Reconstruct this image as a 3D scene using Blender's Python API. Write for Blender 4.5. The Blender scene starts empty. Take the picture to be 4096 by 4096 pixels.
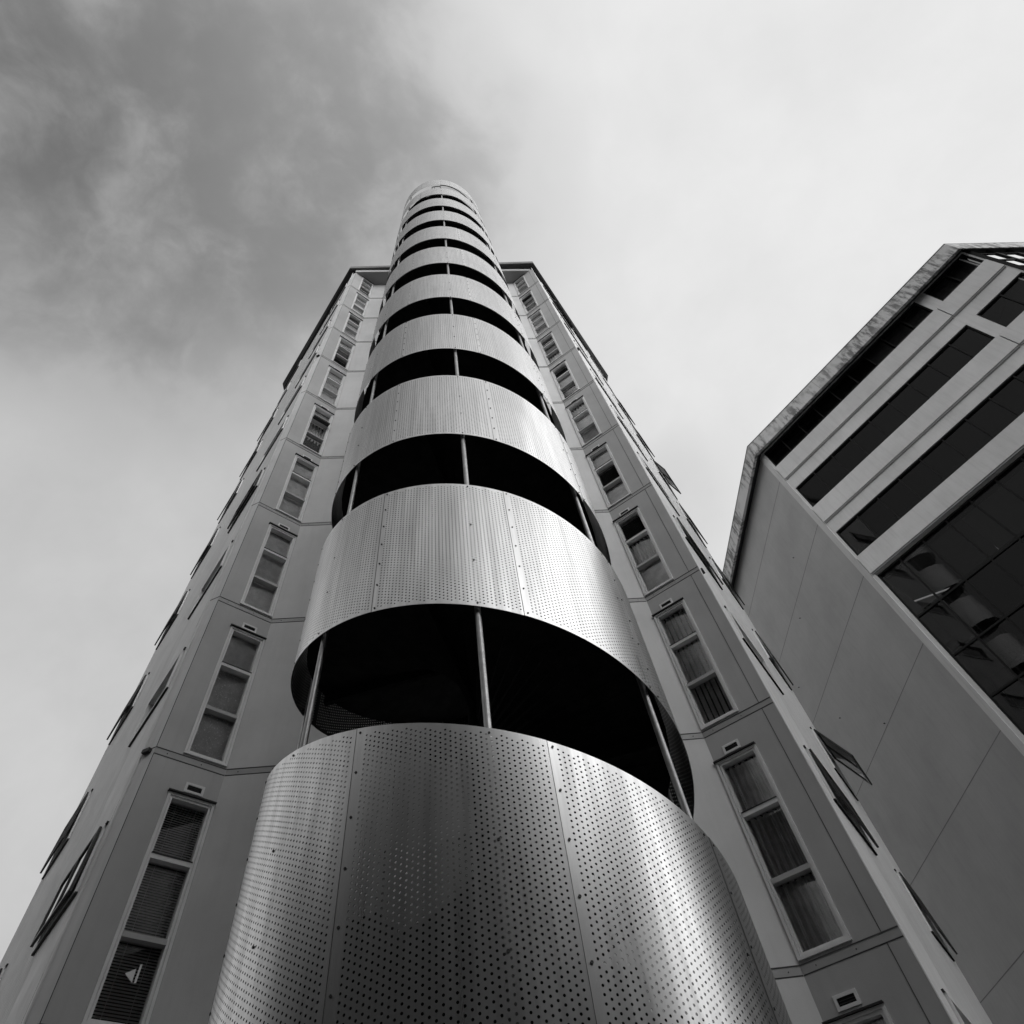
import bpy, math, random
from mathutils import Matrix, Vector
random.seed(7)
R = math.radians
sc = bpy.context.scene

# ---------------------------------------------------------------- camera
cam = bpy.data.objects.new('camera', bpy.data.cameras.new('camera'))
sc.collection.objects.link(cam)
# camera axes solved from the photograph's vanishing points
right = Vector((0.9596937419904455, 0.26209141275645825, -0.10146927093312509))
up = Vector((0.27455642649083997, -0.797134055824762, 0.537770038983949))
fwd = Vector((-0.060060297774895174, 0.5439534799996125, 0.8369631845114228))
up = right.cross(fwd).normalized()
cam.matrix_world = Matrix((( right.x, up.x, -fwd.x, 0), (right.y, up.y, -fwd.y, 0), (right.z, up.z, -fwd.z, 0), (0, 0, 0, 1)))
cam.data.sensor_width = 36; cam.data.lens = 36*2619.98/4096
cam.data.clip_start = .05; cam.data.clip_end = 2000
sc.camera = cam
GZ = -1.6                                  # ground level, the lens is at z = 0

# ---------------------------------------------------------------- world, sun, exposure
SUN_DIR = Vector((0.721, 0.180, 0.669)).normalized()
THIN_CLOUD = Vector((0.575, 0.142, 0.806)).normalized()      # where the cloud is thinnest and brightest
w = bpy.data.worlds.new('World'); sc.world = w; w.use_nodes = True
nt = w.node_tree; nt.nodes.clear()
def N(nt, t, **k):
    n = nt.nodes.new(t)
    for a, v in k.items():
        if a == 'op': n.operation = v
        else: setattr(n, a, v)
    return n
def L(nt, a, b): nt.links.new(a, b)
def math_(nt, op, a, b=None, c=None, clamp=False):
    n = nt.nodes.new('ShaderNodeMath'); n.operation = op; n.use_clamp = clamp
    for i, x in enumerate((a, b, c)):
        if x is None: continue
        if isinstance(x, (int, float)): n.inputs[i].default_value = x
        else: nt.links.new(x, n.inputs[i])
    return n.outputs[0]
def smooth(nt, x, a, b, lo=0, hi=1):
    n = nt.nodes.new('ShaderNodeMapRange'); n.interpolation_type = 'SMOOTHSTEP'
    nt.links.new(x, n.inputs[0])
    for i, v in zip((1, 2, 3, 4), (a, b, lo, hi)): n.inputs[i].default_value = v
    return n.outputs[0]
def noise(nt, vec, scale, detail=4, rough=.5, dist=0):
    n = nt.nodes.new('ShaderNodeTexNoise'); n.inputs['Scale'].default_value = scale
    n.inputs['Detail'].default_value = detail; n.inputs['Roughness'].default_value = rough
    n.inputs['Distortion'].default_value = dist
    if vec is not None: nt.links.new(vec, n.inputs['Vector'])
    return n
tc = N(nt, 'ShaderNodeTexCoord')
nrm = N(nt, 'ShaderNodeVectorMath', op='NORMALIZE'); L(nt, tc.outputs['Generated'], nrm.inputs[0])
D = nrm.outputs[0]
wn = noise(nt, D, 2.3, 5, .55)
sub = N(nt, 'ShaderNodeVectorMath', op='SUBTRACT'); L(nt, wn.outputs['Color'], sub.inputs[0]); sub.inputs[1].default_value = (.5, .5, .5)
scl = N(nt, 'ShaderNodeVectorMath', op='SCALE'); L(nt, sub.outputs[0], scl.inputs[0]); scl.inputs['Scale'].default_value = .17
add = N(nt, 'ShaderNodeVectorMath', op='ADD'); L(nt, D, add.inputs[0]); L(nt, scl.outputs[0], add.inputs[1])
nr2 = N(nt, 'ShaderNodeVectorMath', op='NORMALIZE'); L(nt, add.outputs[0], nr2.inputs[0]); DW = nr2.outputs[0]
def dot(v, c):
    n = N(nt, 'ShaderNodeVectorMath', op='DOT_PRODUCT'); L(nt, v, n.inputs[0]); n.inputs[1].default_value = Vector(c).normalized(); return n.outputs['Value']
bright = dot(D, THIN_CLOUD)
base = smooth(nt, bright, .45, .99, .52, .84)
low = smooth(nt, dot(D, (-.75, .55, .35)), .5, .95, 0, .08)
base = math_(nt, 'ADD', base, low)
# banks of darker cloud: (direction, outer radius, inner radius, amount)
cl = None
for c, a, b, k in (((-.29, -.03, .955), 25, 0, .34), ((-.17, .01, .985), 15, 0, .26), ((-.44, .03, .89), 13, 0, .12),
                   ((-.50, -.26, .83), 24, 0, .14), ((-.34, -.20, .92), 16, 0, .10), ((.19, .56, .80), 7, 0, .10), ((-.05, .10, .99), 14, 0, .16),
                   ((-.24, .14, .96), 10, 0, .12)):
    v = smooth(nt, dot(DW, c), math.cos(R(a)), math.cos(R(b)), 0, k)
    cl = v if cl is None else math_(nt, 'ADD', cl, v)
f1 = noise(nt, DW, 6.5, 8, .58)
f2 = noise(nt, DW, 2.2, 5, .5)
mod = math_(nt, 'ADD', smooth(nt, f1.outputs['Fac'], .3, .7, -.62, .62), 1)
cl = math_(nt, 'MULTIPLY', cl, mod)
cl = math_(nt, 'MULTIPLY', math_(nt, 'SUBTRACT', 1, math_(nt, 'EXPONENT', math_(nt, 'MULTIPLY', cl, -2.2))), .44)
soft = math_(nt, 'MULTIPLY', math_(nt, 'SUBTRACT', f2.outputs['Fac'], .5), .22)
fine = math_(nt, 'MULTIPLY', math_(nt, 'SUBTRACT', f1.outputs['Fac'], .5), .17)
lum = math_(nt, 'ADD', math_(nt, 'SUBTRACT', base, cl), math_(nt, 'ADD', soft, fine))
front = smooth(nt, dot(D, (.66, -.68, .20)), .60, .97, 0, 2.3)  # unseen bright sky lobe behind the camera, added to lift the upper walls
lum = math_(nt, 'ADD', math_(nt, 'MAXIMUM', lum, .12), front)
sky = N(nt, 'ShaderNodeTexSky', sky_type='NISHITA', sun_disc=False)
sky.sun_elevation = math.asin(SUN_DIR.z); sky.sun_rotation = math.atan2(SUN_DIR.x, SUN_DIR.y)
bw = N(nt, 'ShaderNodeRGBToBW'); L(nt, sky.outputs[0], bw.inputs[0])
nish = math_(nt, 'MULTIPLY', bw.outputs[0], .06)
tot = math_(nt, 'ADD', math_(nt, 'MULTIPLY', lum, 9.3), nish)
bg = N(nt, 'ShaderNodeBackground'); bg.inputs['Strength'].default_value = .1
L(nt, tot, bg.inputs['Color'])
wo = N(nt, 'ShaderNodeOutputWorld'); L(nt, bg.outputs[0], wo.inputs[0])

sun = bpy.data.objects.new('sun', bpy.data.lights.new('sun', 'SUN')); sc.collection.objects.link(sun)
sun.data.energy = .5; sun.data.angle = R(50); sun.data.color = (1, 1, 1)
sun.rotation_euler = SUN_DIR.to_track_quat('Z', 'Y').to_euler()
sc.view_settings.view_transform = 'Standard'; sc.view_settings.look = 'None'
sc.view_settings.exposure = 0; sc.view_settings.gamma = 1
sc.cycles.transparent_max_bounces = 24

# ---------------------------------------------------------------- helpers
class MB:
    def __init__(s): s.v = []; s.f = []; s.m = []; s.uv = []; s.uv2 = []; s.useuv = False
    def quad(s, p, m=0, uv=None, uv2=None):
        i = len(s.v); s.v += [tuple(x) for x in p]; s.f.append(tuple(range(i, i+len(p)))); s.m.append(m)
        n = len(p)
        s.uv += uv or [(0, 0)]*n; s.uv2 += uv2 or [(0, 0)]*n
        if uv: s.useuv = True
    def box(s, o, x, y, z, m=0):
        """box from corner o along vectors x, y, z"""
        o, x, y, z = map(Vector, (o, x, y, z))
        c = [o, o+x, o+x+y, o+y, o+z, o+x+z, o+x+y+z, o+y+z]
        for f in ((0, 3, 2, 1), (4, 5, 6, 7), (0, 1, 5, 4), (1, 2, 6, 5), (2, 3, 7, 6), (3, 0, 4, 7)):
            s.quad([c[i] for i in f], m)
    def tube(s, a, b, r, n=12, m=0, cap=True, r2=None):
        a, b = Vector(a), Vector(b); d = (b-a).normalized(); t = d.orthogonal().normalized(); u = d.cross(t)
        r2 = r if r2 is None else r2
        ra = [a+(t*math.cos(2*math.pi*i/n)+u*math.sin(2*math.pi*i/n))*r for i in range(n)]
        rb = [b+(t*math.cos(2*math.pi*i/n)+u*math.sin(2*math.pi*i/n))*r2 for i in range(n)]
        for i in range(n): s.quad([ra[i], ra[(i+1) % n], rb[(i+1) % n], rb[i]], m)
        if cap: s.quad(ra[::-1], m); s.quad(rb, m)
    def build(s, name, mats, parent=None, smooth=False):
        me = bpy.data.meshes.new(name); me.from_pydata(s.v, [], s.f)
        for m in (mats if isinstance(mats, (list, tuple)) else [mats]): me.materials.append(m)
        me.polygons.foreach_set('material_index', s.m)
        if s.useuv:
            for nm, dat in (('UVMap', s.uv), ('loc', s.uv2)):
                l = me.uv_layers.new(name=nm); l.data.foreach_set('uv', [c for p in dat for c in p])
        if smooth:
            me.polygons.foreach_set('use_smooth', [True]*len(s.f))
        me.update(); me.validate()
        o = bpy.data.objects.new(name, me); sc.collection.objects.link(o)
        if parent: o.parent = parent
        return o
def weld(o, d=1e-4):
    import bmesh
    b = bmesh.new(); b.from_mesh(o.data); bmesh.ops.remove_doubles(b, verts=b.verts, dist=d); b.to_mesh(o.data); b.free()
def thing(name, label, cat, group=None, loc=(0, 0, 0)):
    o = bpy.data.objects.new(name, None); sc.collection.objects.link(o)
    o.empty_display_size = .3; o['label'] = label; o['category'] = cat
    if group: o['group'] = group
    return o

# ---------------------------------------------------------------- materials
def newmat(name):
    m = bpy.data.materials.new(name); m.use_nodes = True
    n = m.node_tree; b = n.nodes['Principled BSDF']; return m, n, b
def grey(v): return (v, v, v, 1)
def paint(name, val, rough=.6, var=.12, scale=1.5, metal=0, spec=.4, bump=0, bscale=60, streak=0, spot=0):
    m, n, b = newmat(name)
    tc = N(n, 'ShaderNodeTexCoord')
    f = noise(n, tc.outputs['Object'], scale, 6, .6)
    v = smooth(n, f.outputs['Fac'], .25, .75, val*(1-var), val*(1+var))
    if streak:
        mp = N(n, 'ShaderNodeMapping'); mp.inputs['Scale'].default_value = (7, 7, .45); L(n, tc.outputs['Object'], mp.inputs[0])
        g = noise(n, mp.outputs[0], 1.6, 6, .62)
        v = math_(n, 'MULTIPLY', v, smooth(n, g.outputs['Fac'], .42, .78, 1, 1-streak))
    if spot:
        g = noise(n, tc.outputs['Object'], 45, 3, .7)
        v = math_(n, 'MULTIPLY', v, smooth(n, g.outputs['Fac'], .66, .74, 1, 1-spot))
    L(n, v, b.inputs['Base Color'])
    rg = noise(n, tc.outputs['Object'], scale*3, 4, .6)
    L(n, smooth(n, rg.outputs['Fac'], .3, .7, max(rough-.08, .02), min(rough+.08, 1)), b.inputs['Roughness'])
    b.inputs['Metallic'].default_value = metal; b.inputs['Specular IOR Level'].default_value = spec
    if bump:
        g = noise(n, tc.outputs['Object'], bscale, 4, .6)
        bp = N(n, 'ShaderNodeBump'); bp.inputs['Strength'].default_value = bump; bp.inputs['Distance'].default_value = .01
        L(n, g.outputs['Fac'], bp.inputs['Height']); L(n, bp.outputs[0], b.inputs['Normal'])
    return m
M_wall = paint('painted_panel', .50, .62, .09, .8, bump=.15, bscale=90, streak=.05)
M_strip = paint('painted_panel_light', .68, .6, .09, .8, bump=.15, bscale=90, streak=.05)
M_trim = paint('corner_trim_paint', .74, .5, .07, 1.3, streak=.12)
M_trimd = paint('corner_trim_paint_dark', .5, .5, .07, 1.3, streak=.12)
M_rib = paint('ribbed_cladding_paint', .74, .5, .06, .9, streak=.14)
M_band = paint('flashing_paint', .42, .55, .10, 2)
M_joint = paint('joint_sealant', .09, .8, .2, 5)
M_frame = paint('window_frame_paint', .86, .4, .06, 3, streak=.08)
M_frame2 = paint('window_transom_paint', .5, .45, .08, 3)
M_dark = paint('dark_metal', .03, .5, .2, 4)
M_black = paint('dark_interior', .012, .9, .2, 2)
M_roof = paint('roof_fascia', .16, .5, .15, 1.2, streak=.2)
M_fascia = paint('fascia_paint', .6, .5, .06, 1)
M_soffit = paint('soffit_paint', .32, .7, .06, 1)
M_grille = paint('vent_frame_paint', .8, .5, .06, 6)
M_pole = paint('galvanised_steel', .42, .42, .18, 9, metal=.85, streak=.25)
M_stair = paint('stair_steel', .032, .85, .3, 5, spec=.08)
M_bolt = paint('bolt_steel', .05, .5, .1, 20, metal=.3)
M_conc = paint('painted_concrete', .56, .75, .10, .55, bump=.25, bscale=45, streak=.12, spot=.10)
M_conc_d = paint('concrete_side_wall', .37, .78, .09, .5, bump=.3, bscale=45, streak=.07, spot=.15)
M_groove = paint('groove_shadow_gap', .19, .9, .1, 3)
M_mull = paint('window_mullion', .012, .7, .1, 3, spec=.15)
M_asph = paint('paving', .07, .85, .25, .35, bump=.4, bscale=40)
M_oppo = paint('opposite_render', .045, .8, .2, .4, streak=.2)
M_blind = paint('blind_slat', .55, .55, .06, 3)
M_white = paint('sky_glint_white', .9, .5, .02, 3)

def parapet_mat():
    m, n, b = newmat('stained_concrete')
    tc = N(n, 'ShaderNodeTexCoord')
    mp = N(n, 'ShaderNodeMapping'); mp.inputs['Scale'].default_value = (3.2, 3.2, .7); L(n, tc.outputs['Object'], mp.inputs[0])
    a = noise(n, mp.outputs[0], 1.7, 8, .66); c = noise(n, tc.outputs['Object'], .6, 4, .5)
    k = math_(n, 'MULTIPLY', smooth(n, a.outputs['Fac'], .42, .58), smooth(n, c.outputs['Fac'], .34, .55))
    v = math_(n, 'SUBTRACT', .52, math_(n, 'MULTIPLY', k, .36))
    L(n, v, b.inputs['Base Color']); b.inputs['Roughness'].default_value = .8
    return m
M_parapet = parapet_mat()

def thin_glass(name, tint, gloss=1.0, rough=.01, ior=1.5, wob=.02, dirt=.02):
    m, n, b = newmat(name)
    n.nodes.remove(b); out = n.nodes['Material Output']
    fr = N(n, 'ShaderNodeFresnel'); fr.inputs[0].default_value = ior
    tr = N(n, 'ShaderNodeBsdfTransparent'); tr.inputs[0].default_value = grey(tint)
    gl = N(n, 'ShaderNodeBsdfGlossy'); gl.inputs['Color'].default_value = grey(.95); gl.inputs['Roughness'].default_value = rough
    tc = N(n, 'ShaderNodeTexCoord'); g = noise(n, tc.outputs['Object'], 1.1, 2, .5)
    bp = N(n, 'ShaderNodeBump'); bp.inputs['Strength'].default_value = wob; bp.inputs['Distance'].default_value = .3
    L(n, g.outputs['Fac'], bp.inputs['Height']); L(n, bp.outputs[0], gl.inputs['Normal']); L(n, bp.outputs[0], fr.inputs['Normal'])
    mx = N(n, 'ShaderNodeMixShader'); L(n, math_(n, 'MULTIPLY', fr.outputs[0], gloss, clamp=True), mx.inputs[0])
    L(n, tr.outputs[0], mx.inputs[1]); L(n, gl.outputs[0], mx.inputs[2])
    df = N(n, 'ShaderNodeBsdfDiffuse'); df.inputs[0].default_value = grey(.4)
    mx2 = N(n, 'ShaderNodeMixShader'); mx2.inputs[0].default_value = dirt
    L(n, mx.outputs[0], mx2.inputs[1]); L(n, df.outputs[0], mx2.inputs[2]); L(n, mx2.outputs[0], out.inputs[0])
    return m
M_glass = thin_glass('window_glass', .88, 1.5)
M_tint = thin_glass('tinted_glass', .18, .66, ior=1.42, dirt=.004, wob=.005)
M_bright_glass = thin_glass('atrium_glass', .9, 1.0)

def curtain_mat(name, val, kind):
    m, n, b = newmat(name); tc = N(n, 'ShaderNodeTexCoord')
    f = noise(n, tc.outputs['Object'], 6, 4, .6)
    v = smooth(n, f.outputs['Fac'], .3, .7, val*.85, val*1.15)
    if kind == 'pattern':
        vo = N(n, 'ShaderNodeTexVoronoi'); vo.inputs['Scale'].default_value = 28; L(n, tc.outputs['Object'], vo.inputs['Vector'])
        g = noise(n, tc.outputs['Object'], 38, 3, .8)
        v = math_(n, 'ADD', v, math_(n, 'MULTIPLY', smooth(n, g.outputs['Fac'], .58, .66), .5))
        v = math_(n, 'SUBTRACT', v, smooth(n, vo.outputs['Distance'], .0, .18, .12, 0))
    L(n, v, b.inputs['Base Color']); b.inputs['Roughness'].default_value = .9
    if kind == 'sheer': b.inputs['Alpha'].default_value = .75
    return m
M_drape = curtain_mat('drape_cloth', .75, 'plain')
M_vert = curtain_mat('vertical_blind_cloth', .85, 'plain')
M_roller = curtain_mat('roller_blind_cloth', .75, 'plain')
M_pattern = curtain_mat('patterned_cloth', .55, 'pattern')
M_light = curtain_mat('pale_blind_cloth', .8, 'plain')

# perforated aluminium: real see-through holes, staggered, kept clear of sheet edges and laps
CS, PP, HR, PH, TR = .0291, .0336, .0063, 1.726, 1.650
GS = 2.8/(2*math.pi)                        # rise per radian of the helix
def perforated(name, k=1):
    m, n, b = newmat(name); out = n.nodes['Material Output']
    uv = N(n, 'ShaderNodeUVMap', uv_map='UVMap'); lc = N(n, 'ShaderNodeUVMap', uv_map='loc')
    s1 = N(n, 'ShaderNodeSeparateXYZ'); L(n, uv.outputs[0], s1.inputs[0]); s2 = N(n, 'ShaderNodeSeparateXYZ'); L(n, lc.outputs[0], s2.inputs[0])
    u, v, pu, hh = s1.outputs[0], s1.outputs[1], s2.outputs[0], s2.outputs[1]
    def lattice(ou, ov):
        du = math_(n, 'MULTIPLY', math_(n, 'SUBTRACT', math_(n, 'FRACT', math_(n, 'ADD', math_(n, 'DIVIDE', u, 2*CS), ou)), .5), 2*CS)
        dv = math_(n, 'MULTIPLY', math_(n, 'SUBTRACT', math_(n, 'FRACT', math_(n, 'ADD', math_(n, 'DIVIDE', v, PP), ov)), .5), PP)
        r = math_(n, 'SQRT', math_(n, 'ADD', math_(n, 'MULTIPLY', du, du), math_(n, 'MULTIPLY', dv, dv)))
        inside = math_(n, 'LESS_THAN', r, HR)
        hc = math_(n, 'SUBTRACT', hh, math_(n, 'ADD', dv, math_(n, 'MULTIPLY', du, GS/TR)))
        pc = math_(n, 'SUBTRACT', pu, du)
        for t in (math_(n, 'GREATER_THAN', hc, .035), math_(n, 'LESS_THAN', hc, PH-.04), math_(n, 'GREATER_THAN', pc, .052), math_(n, 'LESS_THAN', pc, TR*R(40)-.016)):
            inside = math_(n, 'MULTIPLY', inside, t)
        return inside
    hole = math_(n, 'MAXIMUM', lattice(0, 0), lattice(.5, .5))
    tc = N(n, 'ShaderNodeTexCoord')
    mp = N(n, 'ShaderNodeMapping'); mp.inputs['Scale'].default_value = (6, 6, .35); L(n, tc.outputs['Object'], mp.inputs[0])
    st = noise(n, mp.outputs[0], 2.2, 7, .62); sp = noise(n, tc.outputs['Object'], 30, 5, .75); big = noise(n, tc.outputs['Object'], .9, 3, .5)
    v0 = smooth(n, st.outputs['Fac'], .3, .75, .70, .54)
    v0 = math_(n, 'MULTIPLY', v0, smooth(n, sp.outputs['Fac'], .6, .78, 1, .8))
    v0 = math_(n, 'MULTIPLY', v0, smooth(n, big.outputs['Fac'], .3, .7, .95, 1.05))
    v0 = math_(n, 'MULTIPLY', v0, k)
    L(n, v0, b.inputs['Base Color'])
    b.inputs['Metallic'].default_value = .97
    L(n, smooth(n, st.outputs['Fac'], .3, .7, .27, .36), b.inputs['Roughness'])
    bp = N(n, 'ShaderNodeBump'); bp.inputs['Strength'].default_value = .05; bp.inputs['Distance'].default_value = .02
    L(n, big.outputs['Fac'], bp.inputs['Height']); L(n, bp.outputs[0], b.inputs['Normal'])
    tr = N(n, 'ShaderNodeBsdfTransparent'); mx = N(n, 'ShaderNodeMixShader')
    L(n, hole, mx.inputs[0]); L(n, b.outputs[0], mx.inputs[1]); L(n, tr.outputs[0], mx.inputs[2]); L(n, mx.outputs[0], out.inputs[0])
    return m
M_perf = perforated('perforated_aluminium'); M_perf_in = perforated('perforated_aluminium_shaded_inside', .13)  # same metal inside, its colour darkened to paint in the interior shade

# ---------------------------------------------------------------- ground
g = MB(); g.quad([(-400, -400, GZ), (400, -400, GZ), (400, 400, GZ), (-400, 400, GZ)])
g = g.build('ground', M_asph); g['kind'] = 'structure'

# ---------------------------------------------------------------- generic facade wall with openings
def u2(a): return Vector((math.cos(R(a)), math.sin(R(a)), 0))
Z = Vector((0, 0, 1))
class Plane:
    """vertical wall from A to B (plan points); s along, z up, d outwards"""
    def __init__(p, A, B, flip=False):
        p.A = Vector((A[0], A[1], 0)); p.t = (Vector((B[0], B[1], 0))-p.A); p.len = p.t.length; p.t.normalize()
        p.n = Vector((p.t.y, -p.t.x, 0))*(-1 if flip else 1)
    def P(p, s, z, d=0): return p.A+p.t*s+Z*z+p.n*d
    def box(p, mb, s0, s1, z0, z1, d0, d1, m=0):
        mb.box(p.P(s0, z0, d0), p.t*(s1-s0), p.n*(d1-d0), Z*(z1-z0), m)
def facade(mb, pl, s0, s1, z0, z1, holes, depth=.14, m=0, mrev=0, prof=None):
    S = {s0, s1}; ZZ = {z0, z1}
    for a, b, c, d in holes: S |= {a, b}; ZZ |= {c, d}
    if prof: S |= set(x for x in prof[0] if s0 < x < s1)
    S = sorted(S); ZZ = sorted(ZZ)
    off = (lambda s: prof[1](s)) if prof else (lambda s: 0)
    def inside(a, b, c, d):
        x, y = (a+b)/2, (c+d)/2
        return any(h[0] < x < h[1] and h[2] < y < h[3] for h in holes)
    for i in range(len(S)-1):
        a, b = S[i], S[i+1]
        if b-a < 1e-5: continue
        j = 0
        while j < len(ZZ)-1:
            if inside(a, b, ZZ[j], ZZ[j+1]): j += 1; continue
            k = j
            while k < len(ZZ)-1 and not inside(a, b, ZZ[k], ZZ[k+1]): k += 1
            oa, ob = off(a+1e-4), off(b-1e-4)
            mb.quad([pl.P(a, ZZ[j], oa), pl.P(b, ZZ[j], ob), pl.P(b, ZZ[k], ob), pl.P(a, ZZ[k], oa)], m)
            j = k
    for a, b, c, d in holes:
        f = .004 if prof else 0
        for q in (((a, c), (b, c)), ((b, c), (b, d)), ((b, d), (a, d)), ((a, d), (a, c))):
            (x0, y0), (x1, y1) = q
            mb.quad([pl.P(x0, y0, f), pl.P(x1, y1, f), pl.P(x1, y1, -depth), pl.P(x0, y0, -depth)], mrev)

# ---------------------------------------------------------------- apartment building
CL = Vector((-5.359613, 5.415573)); IL = Vector((-4.828727, 6.121083)); CR = Vector((1.904292, 7.515292)); IR = Vector((1.104221, 7.825000))
mainv = u2(16.02).to_2d()
mL = CL+u2(172).to_2d()*.165
mR = CR+(CR-IR).normalized()*.165
EL = mL+u2(141.9).to_2d()*6.4; ER = mR+u2(70).to_2d()*6.6
ZT = 30.10; Z0 = 2.715; FH = 2.8
apt = thing('apartment_building', 'pale panelled apartment block with narrow stacked windows, recessed bay holding the perforated stair tower', 'apartment block')
pWL = Plane(CL, IL); pWR = Plane(IR, CR); pST = Plane(IL, IR)
pSL = Plane(EL, mL); pSR = Plane(mR, ER)
LEN_L = (IL-CL).length; LEN_R = (IR-CR).length
def zj(k): return Z0+FH*k
FL = range(-1, 10)
winL = [(.325, .876, zj(k)+.03, min(zj(k)+2.30, ZT-.03)) for k in FL]
winR = [(LEN_R-.842, LEN_R-.280, zj(k)+.03, min(zj(k)+2.30, ZT-.03)) for k in FL]
# WL's window nearly touches the inner corner
winL = [(a, min(b, LEN_L-.012), c, d) for a, b, c, d in winL]
mb = MB(); facade(mb, pWL, 0, LEN_L, GZ, ZT, winL, .12); wl = mb.build('window_wall', M_wall, apt)
mb = MB(); facade(mb, pWR, 0, LEN_R+.165, GZ, ZT, winR, .12); mb.build('window_wall', M_wall, apt)
mb = MB(); facade(mb, pST, 0, pST.len, GZ, ZT, []); mb.build('recess_wall', M_strip, apt)
pTL = Plane(mL, CL)
mb = MB(); facade(mb, pTL, 0, pTL.len, GZ, ZT, [])
for k in FL: pTL.box(mb, 0, pTL.len, zj(k)-.012, zj(k), -.01, .004, 1)
mb.build('corner_trim', [M_trim, M_joint], apt)
# joints: flashing strip, fine dark joint lines and fixings
mb = MB()
for pl, a, b in ((pWL, .0, LEN_L-.006), (pWR, .006, LEN_R+.163), (pST, .004, pST.len-.004)):
    for k in FL:
        z = zj(k)
        pl.box(mb, a, b, z-.085, z-.008, -.01, .006, 0)
        pl.box(mb, a, b, z-.008, z+.001, -.01, .011, 1)
        pl.box(mb, a, b, z-.094, z-.085, -.01, .003, 1)
        if pl is pST:
            pl.box(mb, a, b, z-.60, z-.594, -.01, .002, 1) if False else None
        x = a+.15
        while x < b-.05: mb.tube(pl.P(x, z-.05, 0), pl.P(x, z-.05, .014), .006, 6, 1); x += .42
mb.build('floor_joint_flashing', [M_band, M_joint], apt)
mb = MB()
for pl, s in ((pWL, 0.004), (pWR, LEN_R)): pl.box(mb, s-.004, s+.004, GZ, ZT, -.02, .0035)
mb.build('vertical_joint', M_joint, apt)
# ribbed side walls
def prof_for(length):
    S = []; x = .12
    while x < length-.02: S += [x, x+.02, x+.075, x+.095]; x += .17
    def off(s):
        if s < .12: return .003
        y = (s-.12) % .17
        return 0 if y < .0002 or y > .0949 else (.0014 if .0199 < y < .0751 else 0)
    return S, off
def winrow(lo, hi, top):
    return [(lo, hi, zj(k)+1.33, zj(k)+top) for k in FL]
sA, sB = (.42, 1.78), (4.75, 6.0)
def side(pl, mirrored, cols):
    length = pl.len
    S, off0 = prof_for(length)
    if mirrored: prof = ([length-s for s in S], lambda s: off0(length-s))
    else: prof = (S, off0)
    def conv(s0, s1): return (length-s1, length-s0) if mirrored else (s0, s1)
    holes = []
    for (a, b, z0, z1) in cols:
        a, b = conv(a, b)
        for k in FL: holes.append((a, b, zj(k)+z0, zj(k)+z1))
    mb = MB(); facade(mb, pl, 0, length, GZ, ZT+.3, holes, .15, 0, 1, prof)
    mb.build('ribbed_side_wall', [M_rib, M_trim], apt)
    # corner bead
    mb = MB(); s = length-.02 if mirrored else .02
    mb.tube(pl.P(s, GZ, .004), pl.P(s, ZT+.3, .004), .016, 12); mb.build('corner_bead', M_trim, apt, True)
    return holes
holesL = side(pSL, True, [(.45, 1.80, 1.34, 2.10), (4.75, 6.0, 1.45, 2.35)])
holesR = side(pSR, False, [(.80, 2.40, 1.70, 2.45), (4.75, 6.0, 1.45, 2.35)])
# back of the block, roof and soffit
mb = MB(); back = [EL+u2(106).to_2d()*12, ER+u2(106).to_2d()*12]
for a, b in ((ER, back[1]), (back[1], back[0]), (back[0], EL)):
    mb.quad([(a.x, a.y, GZ), (b.x, b.y, GZ), (b.x, b.y, ZT+.3), (a.x, a.y, ZT+.3)])
mb.build('rear_wall', M_rib, apt)
def prism(mb, pts, z0, z1, m=0):
    n = len(pts)
    mb.quad([(p[0], p[1], z0) for p in pts][::-1], m); mb.quad([(p[0], p[1], z1) for p in pts], m)
    for i in range(n):
        a, b = pts[i], pts[(i+1) % n]; mb.quad([(a[0], a[1], z0), (b[0], b[1], z0), (b[0], b[1], z1), (a[0], a[1], z1)], m)
mb = MB(); pr = [IL+(-.0)*mainv, CL, CR+(CR-IR).normalized()*.0, IR]
prism(mb, [CL+(CL-IL).normalized()*.01, CR+(CR-IR).normalized()*.01, IR, IL], ZT, ZT+.02, 0)
mb.build('soffit', M_soffit, apt)
nF = Vector((mainv.y, -mainv.x))
mb = MB(); prism(mb, [CL+nF*.03-mainv*.02, CR+nF*.03+mainv*.10, CR-nF*.3+mainv*.1, CL-nF*.3-mainv*.02], ZT+.025, ZT+.33); mb.build('fascia_board', M_fascia, apt)
out_ = .17
mb = MB(); a1 = mL+nF*out_-mainv*.14; b1 = mR+nF*out_+mainv*.12
prism(mb, [a1, b1, ER+u2(-20).to_2d()*.2, back[1], back[0], EL+u2(232).to_2d()*.2], ZT+.40, ZT+.72); mb.build('roof', M_roof, apt)
mb = MB(); prism(mb, [a1-nF*.08, b1-nF*.08, ER, back[1], back[0], EL], ZT+.34, ZT+.40); mb.build('roof_underlay', M_dark, apt)

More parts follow.
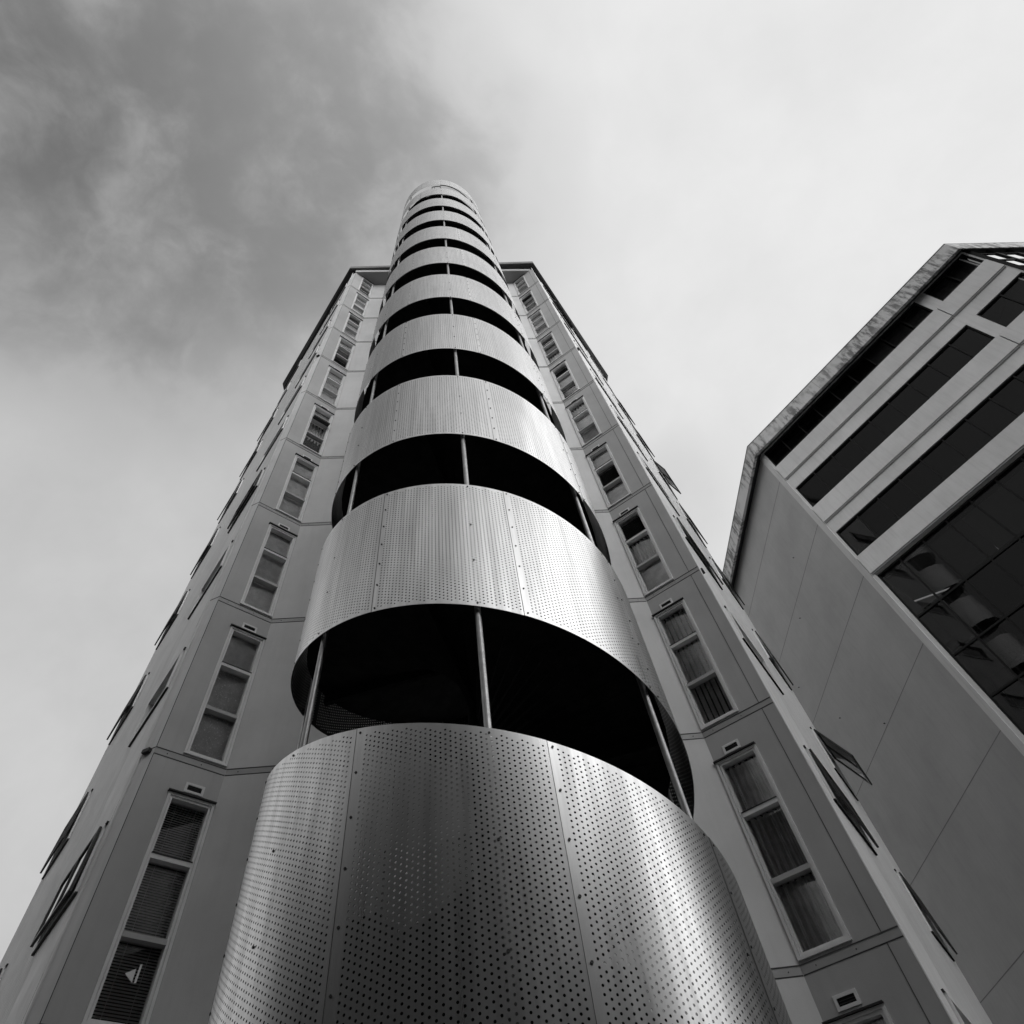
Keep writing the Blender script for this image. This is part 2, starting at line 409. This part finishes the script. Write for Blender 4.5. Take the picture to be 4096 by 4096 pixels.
# windows -----------------------------------------------------------------
def ring(mb, pl, a, b, c, d, wdt, d0, d1, m=0):
    pl.box(mb, a, a+wdt, c, d, d0, d1, m); pl.box(mb, b-wdt, b, c, d, d0, d1, m)
    pl.box(mb, a+wdt, b-wdt, c, c+wdt, d0, d1, m); pl.box(mb, a+wdt, b-wdt, d-wdt, d, d0, d1, m)
def covering(win, pl, a, b, c, d, kind):
    """what hangs behind one pane"""
    mb = MB(); dp = -.115
    if kind == 'blinds':
        z = c
        while z < d-.01:
            mb.quad([pl.P(a, z, dp+.006), pl.P(b, z, dp+.006), pl.P(b, z+.022, dp-.010), pl.P(a, z+.022, dp-.010)]); z += .027
        for s in (a+(b-a)*.25, a+(b-a)*.75): pl.box(mb, s, s+.004, c, d, dp+.008, dp+.012)
        o = mb.build('venetian_blind', M_blind, win)
    elif kind in ('drape', 'vertical'):
        n = 64; amp = .034; ph = random.random()*6
        def q(i):
            s = a+(b-a)*i/n
            if kind == 'vertical': return s, dp-.012-.07*((i/n*6) % 1)
            if kind == 'drape': return s, dp-.045+amp*(math.sin(i*.55+ph)+.45*math.sin(i*1.23+ph*2))
            return s, dp-.06+amp*2*((i/n*5.5) % 1)
        for i in range(n):
            (s0, o0), (s1, o1) = q(i), q(i+1)
            if kind == 'vertical' and (o1 > o0 or ((i+.5)/n*6) % 1 > .66): continue
            mb.quad([pl.P(s0, c, o0), pl.P(s1, c, o1), pl.P(s1, d, o1), pl.P(s0, d, o0)])
        o = mb.build('curtain' if kind == 'drape' else 'vertical_blind', M_drape if kind == 'drape' else M_vert, win, kind == 'drape')
    else:
        mt = {'roller': M_roller, 'pattern': M_pattern, 'pale': M_light}[kind]
        pl.box(mb, a, b, c+(0.0 if kind != 'roller' else .0), d, dp-.02, dp-.015); o = mb.build('roller_blind' if kind != 'pattern' else 'patterned_curtain', mt, win)
def tall_window(pl, h, kinds, openpane=False):
    a, b, c, d = h
    mb = MB()
    ring(mb, pl, a-.004, b, c, d, .030, -.10, .022)
    ring(mb, pl, a+.032, b-.032, c+.032, d-.032, .026, -.10, .006)
    pl.box(mb, a-.02, b+.006, d+.003, d+.018, -.005, .05, 1)                       # head flashing
    ia, ib, ic, id_ = a+.060, b-.060, c+.060, d-.060
    z1, z2 = c+.755, c+1.53
    if id_-z2 < .3: z2 = c+(id_-c)*.68; z1 = c+(id_-c)*.35
    for z in (z1, z2): pl.box(mb, ia-.003, ib+.003, z-.026, z+.026, -.095, .012, 2 if z == z1 else 0)
    pl.box(mb, ia-.01, ib+.01, z2+.027, z2+.036, -.09, .02, 1)
    win = mb.build('window', [M_frame, M_dark, M_frame2], apt)
    panes = ((ic, z1-.026), (z1+.026, z2-.026), (z2+.036, id_))
    for i, (p0, p1) in enumerate(panes):
        g = MB(); g.quad([pl.P(ia, p0, -.070), pl.P(ib, p0, -.070), pl.P(ib, p1, -.070), pl.P(ia, p1, -.070)]); g.build('pane', M_glass, win)
        if kinds[i] and kinds[i] != 'none': covering(win, pl, ia-.02, ib+.02, p0-.03, p1+.03, kinds[i])
    mb = MB(); pl.box(mb, a, b, c, d, -.60, -.55)                                   # dim room behind
    for s in (a-.02, b-.001): pl.box(mb, s, s+.02, c, d, -.55, -.13)
    pl.box(mb, a, b, d-.001, d+.02, -.55, -.13); pl.box(mb, a, b, c-.02, c+.001, -.55, -.13)
    mb.build('room_lining', M_black, win)
    if openpane:
        mb = MB(); z = panes[2][0]
        o = pl.P(ia, z2+.04, .02); x = pl.t*(ib-ia); y = (pl.n*.10-Z*.03)
        mb.box(o-Z*.09, x, y, Z*.03); mb.box(o-Z*.11+y, x, pl.n*.02, Z*.06)
        mb.build('opened_sash', M_dark, win)
    # vent grille above
    s = (a+b)/2-.01; zz = d+.055
    if zz+.12 < ZT-.02:
        mb = MB(); ring(mb, pl, s-.115, s+.115, zz, zz+.125, .030, -.005, .012)
        pl.box(mb, s-.085, s+.085, zz+.03, zz+.095, -.004, .003, 1)
        for i in range(2): pl.box(mb, s-.085, s+.085, zz+.045+i*.022, zz+.050+i*.022, .0035, .009, 2)
        mb.build('vent_grille', [M_grille, M_black, M_dark], apt)
kL = {0: ('blinds',)*3, 1: ('pattern', 'pattern', 'roller'), 2: ('roller',)*3, 3: ('roller',)*3, 4: ('none', 'drape', 'roller'), 5: ('roller',)*3,
      6: ('none', 'none', 'roller'), 7: ('roller', 'roller', 'none'), 8: ('pale',)*3, 9: ('none', 'roller', 'none'), -1: ('blinds',)*3}
kR = {0: ('drape',)*3, 1: ('vertical',)*3, 2: ('roller', 'drape', 'none'), 3: ('roller', 'none', 'roller'), 4: ('roller', 'roller', 'drape'),
      5: ('none', 'roller', 'none'), 6: ('drape', 'none', 'none'), 7: ('pale',)*3, 8: ('roller', 'roller', 'none'), 9: ('roller', 'roller', 'none'), -1: ('drape',)*3}
for i, k in enumerate(FL):
    tall_window(pWL, winL[i], kL[k], k == 4); tall_window(pWR, winR[i], kR[k], k == 8)
# flat white marks painting a sky reflection on the lowest left window
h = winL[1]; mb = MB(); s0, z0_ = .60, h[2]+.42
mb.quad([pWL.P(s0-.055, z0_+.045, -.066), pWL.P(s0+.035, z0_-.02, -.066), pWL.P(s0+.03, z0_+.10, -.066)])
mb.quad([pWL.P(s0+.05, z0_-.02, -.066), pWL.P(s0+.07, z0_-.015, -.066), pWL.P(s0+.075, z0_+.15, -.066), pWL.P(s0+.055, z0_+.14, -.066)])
mb.build('sky_glint_decal', M_white, apt)
# side windows: awning windows, the far column standing open
def side_window(pl, h, ang, fr):
    a, b, c, d = h
    mb = MB(); ring(mb, pl, a, b, c, d, .04, -.10, .03); win = mb.build('side_window', [M_frame], apt)
    g = MB(); g.quad([pl.P(a+.04, c+.04, -.05), pl.P(b-.04, c+.04, -.05), pl.P(b-.04, d-.04, -.05), pl.P(a+.04, d-.04, -.05)])
    g.build('pane', M_glass, win)
    mb = MB(); pl.box(mb, a, b, c, d, -.50, -.45); mb.build('room_lining', M_black, win)
    mb = MB(); pl.box(mb, a-.05, b+.05, d+.005, d+.02, 0, .024, 0); mb.build('head_flashing', M_dark, win)
    mb = MB(); pl.box(mb, a-.05, b+.05, c-.03, c-.01, 0, .03, 0); mb.build('sill_flashing', M_mull if pl is pSR else M_dark, win)
    if ang:
        hgt = (d-c)-.04; dz = -math.cos(R(ang))*hgt; dn = math.sin(R(ang))*hgt
        vdir = Z*dz+pl.n*dn; nd = (pl.n*math.cos(R(ang))+Z*math.sin(R(ang)))*.03
        o = pl.P(a+.02, d-.02, .035); x = pl.t*(b-a-.04); mb = MB(); wd = .05
        vu = vdir.normalized()
        mb.box(o, x, vu*wd, nd); mb.box(o+vdir-vu*wd, x, vu*wd, nd)
        mb.box(o+vu*wd, pl.t*wd, vdir-vu*2*wd, nd); mb.box(o+x-pl.t*wd+vu*wd, pl.t*wd, vdir-vu*2*wd, nd)
        mb.box(o+x*.5+vu*wd-pl.t*.02, pl.t*.04, vdir-vu*2*wd, nd)
        s = mb.build('opened_sash', M_dark, win)
        g = MB(); q = o+nd*.5; g.quad([q+pl.t*wd+vu*wd, q+x-pl.t*wd+vu*wd, q+x-pl.t*wd+vdir-vu*wd, q+pl.t*wd+vdir-vu*wd]); g.build('sash_pane', M_tint, win)
nF_ = len(list(FL))
for i, h in enumerate(holesL):
    k = list(FL)[i % nF_]
    if i < nF_: side_window(pSL, h, {0: 1.6, 3: 1.2}.get(k, 0), 0)
    else: side_window(pSL, h, {0: 3, 1: 2.5, 2: 3, 3: 2.5, 4: 2, 5: 3, 6: 2, 7: 2.5, 8: 0, 9: 1.5}.get(k, 2), 0)
for i, h in enumerate(holesR):
    k = list(FL)[i % nF_]
    if i < nF_: side_window(pSR, h, {0: 3, 2: 2.5, 8: 9}.get(k, 0), 0)
    else: side_window(pSR, h, {-1: 3.5, 0: 4, 1: 24, 2: 3.5, 3: 3.5, 4: 3.5, 5: 11, 6: 3.5, 7: 3.5}.get(k, 0), 0)
# downpipe brackets at the bay corners
for pl, s, ks in ((pTL, .02, (1, 6)), (pSR, .05, (2, 6))):
    for k in ks:
        mb = MB(); pl.box(mb, s, s+.10, zj(k)-.07, zj(k)-.02, 0, .05); mb.build('bracket', M_dark, apt)

# ---------------------------------------------------------------- spiral stair tower
TC = Vector((-1.1721, 4.6037, 0)); PHM = R(-73.4); ZB = 3.588; DP = R(40); SEAM0 = R(-62.0)
tower = thing('spiral_stair_tower', 'round stair tower wrapped in a spiralling band of perforated metal with dark gaps', 'stair tower')
def cyl(r, ph, z): return Vector((TC.x+r*math.cos(ph), TC.y+r*math.sin(ph), z))
def zb(th): return ZB+GS*(PHM-th)          # lower edge of the band at unwrapped angle th
th_bot = PHM+(ZB-(GZ+.35))/GS
j0 = math.floor((SEAM0-th_bot)/DP); j0 = -int((th_bot-SEAM0)/DP)
th_top = PHM-2*math.pi*9-R(150)
def panel(j):
    th1 = SEAM0-DP*j; th0 = th1-DP           # th1 = right-hand end, th0 = left-hand end
    mb = MB(); n = 20; lap = .0022*(j % 2)
    edge = []
    for i in range(n+1):
        f = i/n; th = th0+(th1-th0)*f
        if i == 0: th -= R(.0)
        edge.append(th)
    # lapped sheet end: pu runs from the right-hand side of a seam
    def uvs(th): return TR*th, TR*(th-th0)
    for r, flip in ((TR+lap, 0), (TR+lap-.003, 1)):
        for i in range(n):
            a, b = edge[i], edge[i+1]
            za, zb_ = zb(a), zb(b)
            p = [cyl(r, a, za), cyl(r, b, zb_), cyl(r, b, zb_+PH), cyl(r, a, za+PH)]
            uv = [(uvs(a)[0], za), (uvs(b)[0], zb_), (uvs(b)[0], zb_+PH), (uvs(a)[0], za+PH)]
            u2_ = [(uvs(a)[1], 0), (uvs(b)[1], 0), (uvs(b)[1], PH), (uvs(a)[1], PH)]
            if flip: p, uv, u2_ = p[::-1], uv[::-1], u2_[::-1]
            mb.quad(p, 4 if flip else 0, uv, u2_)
    for i in range(n):
        a, b = edge[i], edge[i+1]
        for dz in (-.0004, PH+.0004):
            mb.quad([cyl(TR+lap, a, zb(a)+dz), cyl(TR+lap, b, zb(b)+dz), cyl(TR+lap-.003, b, zb(b)+dz), cyl(TR+lap-.003, a, zb(a)+dz)], 1)
    # joint line and bolts at the left-hand end
    for i in range(1):
        a = th0+.0012
        mb.quad([cyl(TR+.0032, a-.0009, zb(a)), cyl(TR+.0032, a+.0009, zb(a)), cyl(TR+.0032, a+.0009, zb(a)+PH), cyl(TR+.0032, a-.0009, zb(a)+PH)], 2)
    a = th0+.018
    for q in range(7):
        z = zb(a)+.035+q*(PH-.07)/6; c = cyl(TR, a, z); d = Vector((math.cos(a), math.sin(a), 0))
        mb.tube(c, c+d*.006, .0075, 8, 3)
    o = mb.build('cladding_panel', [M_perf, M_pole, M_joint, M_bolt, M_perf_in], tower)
    for p in o.data.polygons:
        if p.material_index in (0, 4): p.use_smooth = True
    weld(o)
    return o
j = j0
while SEAM0-DP*j > th_top: panel(j); j += 1
# vertical poles just inside the sheets, with their fixing bolts
zmax = zb(PHM-2*math.pi*10)+.9
for i in range(-3, 5):
    ph = PHM+R(49.0)*i if i < 4 else None
    if ph is None: continue
    mb = MB(); r = TR-.055
    mb.tube(cyl(r, ph, GZ), cyl(r, ph, (zb(ph-2*math.pi*9)+PH-.05 if i > -3 else zb(ph-2*math.pi*8)+PH) if i not in (0, 1) else zb(ph-2*math.pi*9)+PH-.05), .0235, 16)
    o = mb.build('pole', M_pole, tower, True)
    mb = MB(); k = 0
    for t in range(-2, 10 if i > -3 else 9):
        th = ph-2*math.pi*t
        for q in (.035, .55, 1.05, PH-.035):
            z = zb(th)+q
            if z < GZ: continue
            d = Vector((math.cos(ph), math.sin(ph), 0)); mb.tube(cyl(TR-.03, ph, z), cyl(TR+.006, ph, z), .0075, 8)
    mb.build('fixing_bolt', M_bolt, o)
# core column, stair flights, landings
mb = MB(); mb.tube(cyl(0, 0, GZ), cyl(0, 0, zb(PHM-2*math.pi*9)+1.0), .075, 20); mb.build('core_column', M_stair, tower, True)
NS = 16
for t in range(-2, 9):
    mb = MB()
    for q in range(NS if t < 8 else 9):
        th1 = PHM-2*math.pi*(t+q/NS); th0 = th1-2*math.pi/NS
        zt = zb(th0)+.52
        if zt < GZ: continue
        m = 4
        for e in range(m):
            a, b = th0+(th1-th0)*e/m, th0+(th1-th0)*(e+1)/m
            ri, ro = .06, TR-.085
            A = [cyl(ri, a, zt), cyl(ri, b, zt), cyl(ro, b, zt), cyl(ro, a, zt)]; B = [p-Z*.05 for p in A]
            # sloping soffit below the tread
            sa, sb_ = zb(a)+.34, zb(b)+.34
            C_ = [cyl(ri, a, sa), cyl(ri, b, sb_), cyl(ro, b, sb_), cyl(ro, a, sa)]
            mb.quad(A); mb.quad(C_[::-1]); mb.quad([A[2], A[3], C_[3], C_[2]])
            if e == m-1: mb.quad([A[1], A[2], C_[2], C_[1]])
            if e == 0: mb.quad([A[0], A[3], C_[3], C_[0]])
    for q in range(0, NS if t < 8 else 8, 4):                                       # carrier beams under the soffit
        th1 = PHM-.3-2*math.pi*(t+q/NS); d = Vector((math.cos(th1), math.sin(th1), 0)); s_ = Vector((-d.y, d.x, 0))
        if zb(th1)+.2 > GZ: mb.box(cyl(.09, th1, zb(th1)+.20), d*(TR-.2), s_*.05, Z*.13)
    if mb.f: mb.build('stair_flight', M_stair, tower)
for k in range(0, 10):
    mb = MB(); th = R(106); z = zb(th-2*math.pi*k-2*math.pi)+.5
    c = Vector((TC.x, TC.y, 0)); d = u2(106); s_ = u2(16)
    mb.box(c+d*(TR+.01)-s_*.55+Z*(z-.12), s_*1.1, d*.80, Z*.12); mb.build('landing_bridge', M_stair, tower)
# handrail just inside the sheets, running up with the stair, ending in a rounded knob
mb = MB(); n = 36
for t in range(0, 9):
    for q in range(n):
        a = PHM-2*math.pi*(t+q/n); b = PHM-2*math.pi*(t+(q+1)/n)
        mb.tube(cyl(TR-.16, a, zb(a)+1.42), cyl(TR-.16, b, zb(b)+1.42), .018, 6, cap=False)
mb.build('handrail', M_stair, tower, True)
mb = MB(); c = cyl(TR-.09, R(-43.6), zb(R(-43.6))+PH+.012)
for i in range(8):
    a, b = math.pi*i/8-math.pi/2, math.pi*(i+1)/8-math.pi/2
    mb.tube(c+Z*math.sin(a)*.034, c+Z*math.sin(b)*.034, .027*math.cos(a)+1e-4, 14, r2=.027*math.cos(b)+1e-4, cap=False)
kn = mb.build('rail_end_knob', M_pole, tower, True)
# small dark rail frame at the open top
mb = MB(); th = R(-85)-2*math.pi*8
for k, ph in enumerate((R(-86), R(-82.5), R(-74.5))):
    z = zb(th)+PH; mb.tube(cyl(TR-.05, ph, z-.3), cyl(TR-.05, ph, z+1.0), .016, 8)
for dz in (.08, .95):
    for q in range(6):
        a, b = R(-86+q*2), R(-86+(q+1)*2); mb.tube(cyl(TR-.05, a, zb(th)+PH+dz), cyl(TR-.05, b, zb(th)+PH+dz), .016, 8)
mb.build('top_rail_frame', M_dark, tower, True)

# ---------------------------------------------------------------- office building on the right
off = thing('office_building', 'concrete office block with dark ribbon windows and a stained flat parapet', 'office building')
A = Vector((9.73526, 16.89600)); FLEN = 10.6
B = A+u2(-38.4).to_2d()*FLEN; C3 = B+u2(15.3).to_2d()*9
S1 = A+u2(104.1).to_2d()*14; BK = C3+u2(104).to_2d()*16; 
pF = Plane(A, B); pS = Plane(S1, A); pT = Plane(B, C3)
# outward normals: facade looks to the camera side
for p, want in ((pF, (-.62, -.78)), (pS, (-.97, -.24)), (pT, (.26, -.96))):
    if p.n.x*want[0]+p.n.y*want[1] < 0: p.n = -p.n
RT = 24.95
rows = [(23.45, 24.88), (20.15, 21.80), (16.95, 18.60)]
holes = []
for z0, z1 in rows: holes += [(.07, 8.24, z0, z1), (8.66, 10.48, z0, z1)]
holes.append((.10, 10.48, GZ+.6, 16.06))
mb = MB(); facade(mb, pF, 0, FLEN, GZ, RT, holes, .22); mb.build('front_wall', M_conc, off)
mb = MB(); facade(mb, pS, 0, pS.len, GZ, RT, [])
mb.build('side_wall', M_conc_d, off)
mb = MB()
for z in (22.957, 19.664, 16.46, 13.185, 9.96, 6.7, 3.4): pS.box(mb, 0, pS.len-.30, z-.012, z+.012, -.02, .003)
mb.build('side_wall_joint', M_groove, off)
for s, z in ((4.6, 19.1), (7.4, 17.9), (2.6, 20.6), (6.1, 15.2), (9.3, 12.1), (4.1, 13.3)):
    mb = MB(); mb.tube(pS.P(pS.len-s, z, -.01), pS.P(pS.len-s, z, .05), .018, 8); mb.build('wall_anchor', M_dark, off)
mb = MB(); pS.box(mb, pS.len-.28, pS.len, GZ, RT-.02, .0, .03); mb.build('corner_pier', M_conc, off)
# projecting spandrel beams
for z0, z1 in ((22.50, 23.50), (19.22, 20.22), (16.07, 17.03)):
    for a, b in ((.03, 8.29), (8.33, 10.5)):
        mb = MB(); pF.box(mb, a, b, z0+.05, z1, -.02, .10); pF.box(mb, a+.02, b-.02, z0, z0+.05, -.02, .06, 1)
        o = mb.build('spandrel_beam', [M_conc, M_conc_d], off)
# ribbon windows
def ribbon(a, b, z0, z1, step, blinds=()):
    mb = MB(); ring(mb, pF, a, b, z0, z1, .05, -.16, -.03)
    s = a+step; n = 0
    while s < b-.2: pF.box(mb, s-.025, s+.025, z0+.05, z1-.05, -.155, -.045); s += step
    win = mb.build('ribbon_window', M_mull, off)
    s = a; i = 0
    while s < b-.1:
        e = min(s+step, b)
        g = MB(); jit = random.uniform(-.003, .003)
        g.quad([pF.P(s+.02, z0+.03, -.10+jit), pF.P(e-.02, z0+.03, -.10-jit), pF.P(e-.02, z1-.03, -.10-jit*.5), pF.P(s+.02, z1-.03, -.10+jit*.5)]); g.build('pane', M_tint, win)
        if i in blinds:
            m2 = MB(); z = z0
            while z < z1: m2.quad([pF.P(s+.04, z, -.34), pF.P(e-.04, z, -.34), pF.P(e-.04, z+.075, -.30), pF.P(s+.04, z+.075, -.30)]); z += .09
            m2.build('window_blind', M_light, win)
        s = e; i += 1
    mb = MB(); pF.box(mb, a-.05, b+.05, z0-.1, z1+.1, -1.6, -1.5); pF.box(mb, a-.05, b+.05, z1+.05, z1+.1, -1.5, -.23); mb.build('room_lining', M_black, win)
    return win
for r, (z0, z1) in enumerate(rows):
    ribbon(.07, 8.24, z0, z1, .918, {0: (6, 7, 8), 1: (), 2: ()}[r]); ribbon(8.66, 10.48, z0, z1, .91, {0: (0, 1)}.get(r, ()))
# glazed curtain wall below
mb = MB(); s = .10
ring(mb, pF, .10, 10.48, GZ+.6, 16.06, .06, -.22, -.12)
for s in [.97+.90*2.9*i/2.9*1.0 for i in range(0, 11)]: pF.box(mb, s-.03, s+.03, GZ+.66, 16.00, -.20, -.13)
zs = [13.95, 12.3, 10.78, 9.2, 7.6, 6.0, 4.4, 2.8, 1.2]
for z in zs: pF.box(mb, .16, 10.42, z-.03, z+.03, -.205, -.125)
cw = mb.build('curtain_wall', M_mull, off)
zz = [16.05]+zs+[GZ+.66]; ss = [.14]+[.97+.90*i for i in range(11)]+[10.44]
for i in range(len(zz)-1):
    for q in range(len(ss)-1):
        if zz[i] < 2: continue
        g = MB(); jj = [random.uniform(-.003, .003) for _ in range(3)]
        g.quad([pF.P(ss[q], zz[i+1], -.165+jj[0]), pF.P(ss[q+1], zz[i+1], -.165+jj[1]), pF.P(ss[q+1], zz[i], -.165+jj[1]+jj[2]), pF.P(ss[q], zz[i], -.165+jj[0]+jj[2])])
        g.build('pane', M_tint, cw)
mb = MB(); pF.box(mb, -.0+.05, 10.5, GZ, 16.2, -3.2, -3.1); pF.box(mb, .05, .1, GZ, 16.2, -3.1, -.24)
for z in (12.9, 9.7, 6.5, 3.3): pF.box(mb, .1, 10.45, z, z+.3, -3.1, -.9)
mb.build('room_lining', M_black, cw)
# parapet with overhang
ov = .42; nSx, nFx, nTx = pS.n.to_2d(), pF.n.to_2d(), pT.n.to_2d()
def corner(p, n1, n2, o): return p+(n1+n2)/(1+n1.dot(n2))*o
def outline(o):
    k = .32 if o > 0 else 1.0                # the third side has a shallower overhang
    th = math.acos(nFx.dot(nTx)); sh = (o*k-o*math.cos(th))/math.sin(th)
    return [S1+nSx*o, corner(A, nSx, nFx, o), B+nFx*o+pF.t.to_2d()*sh, C3+nTx*o*k, BK]
def hollow(mb, o1, o2, z0, z1):
    a, b = outline(o1), outline(o2)
    for i in range(3):
        for q in (([(a[i], z0), (a[i+1], z0), (a[i+1], z1), (a[i], z1)]), ([(a[i], z0), (a[i+1], z0), (b[i+1], z0), (b[i], z0)]),
                  ([(a[i], z1), (a[i+1], z1), (b[i+1], z1), (b[i], z1)]), ([(b[i], z0), (b[i+1], z0), (b[i+1], z1), (b[i], z1)])):
            mb.quad([(p.x, p.y, z) for p, z in q])
mb = MB(); hollow(mb, .50, .38, 24.55, 25.40); par = mb.build('parapet', M_parapet, off)
mb = MB(); hollow(mb, .52, .42, 25.385, 25.415)
for pl, s in ((pF, 3.6), (pF, 8.3), (pS, pS.len-4.2), (pS, pS.len-9)): pl.box(mb, s-.006, s+.006, 24.555, 25.385, .48, .5025)
mb.build('parapet_joint', M_groove, off)
mb = MB(); hollow(mb, .40, -.2, RT-.02, RT+.05); mb.build('parapet_soffit', M_dark, off)
mb = MB(); ol = outline(0); prism(mb, [ol[0], ol[1], ol[2]+u2(104).to_2d()*.0, ol[2]+u2(104).to_2d()*9, BK], RT+.06, RT+.16); mb.build('flat_roof', M_dark, off)
# third face: open steel grid of an atrium seen against the sky
mb = MB()
pF.box(mb, FLEN-.06, FLEN+.06, GZ, RT-.03, -.25, .02)
for i in range(0, 8): pT.box(mb, .12+i*.85, .22+i*.85, GZ, RT-.03, -.10, 0)
for z in (24.4, 23.4, 22.4, 21.4, 20.4, 18, 16, 14): pT.box(mb, .23, 8.9, z-.05, z+.05, -.08, -.02)
fr = mb.build('atrium_glazing_frame', M_mull, off)
mb = MB(); 
for a, b in ((S1, BK),): mb.quad([(a.x, a.y, GZ), (b.x, b.y, GZ), (b.x, b.y, 24.9), (a.x, a.y, 24.9)])
mb.build('rear_wall', M_conc_d, off)
mb = MB(); q0 = B+u2(128).to_2d()*.3; q1 = q0+u2(104).to_2d()*9
mb.quad([(q0.x, q0.y, GZ), (q1.x, q1.y, GZ), (q1.x, q1.y, 24.9), (q0.x, q0.y, 24.9)]); mb.build('inner_wall', M_conc_d, off)

# ---------------------------------------------------------------- building across the street, behind the camera
opp = thing('terrace_building', 'low dark rendered building across the street, seen only as a reflection in the metal', 'building')
mb = MB(); pO = Plane((-26, -10.5), (22, -10.5), True); pW = Plane((22, -10.5), (22, .5), True)
hl = [(2+i*3.0, 3.3+i*3.0, zz_, zz_+1.5) for i in range(15) for zz_ in (0, 3.2, 6.2, 9.4, 12.2)]
facade(mb, pO, 0, 48, GZ, 16.6, hl, .2); mb.build('wall', M_oppo, opp)
hw = [(1+i*3.2, 2.4+i*3.2, zz_, zz_+1.5) for i in range(3) for zz_ in (0, 3.2, 6.2, 9.4, 12.2)]
mb = MB(); facade(mb, pW, 0, 11, GZ, 16.6, hw, .2); mb.build('wing_wall', M_oppo, opp)
for h_ in hw:
    mb = MB(); pW.box(mb, h_[0], h_[1], h_[2], h_[3], -.2, -.15); mb.build('window', M_mull, opp)
mb = MB(); pO.box(mb, 0, 48, 16.6, 17.0, -10, .3); pW.box(mb, 0.35, 11.2, 16.61, 17.01, -9, .3); mb.build('roof', M_dark, opp)
for h_ in hl:
    mb = MB(); pO.box(mb, h_[0], h_[1], h_[2], h_[3], -.2, -.15); mb.build('window', M_mull, opp)
mb = MB(); mb.box((-26.3, -20, GZ), (.3, 0, 0), (0, 20, 0), (0, 0, 18.2)); mb.box((22, .5, GZ), (9, 0, 0), (0, .3, 0), (0, 0, 18.2)); mb.build('end_wall', M_oppo, opp)
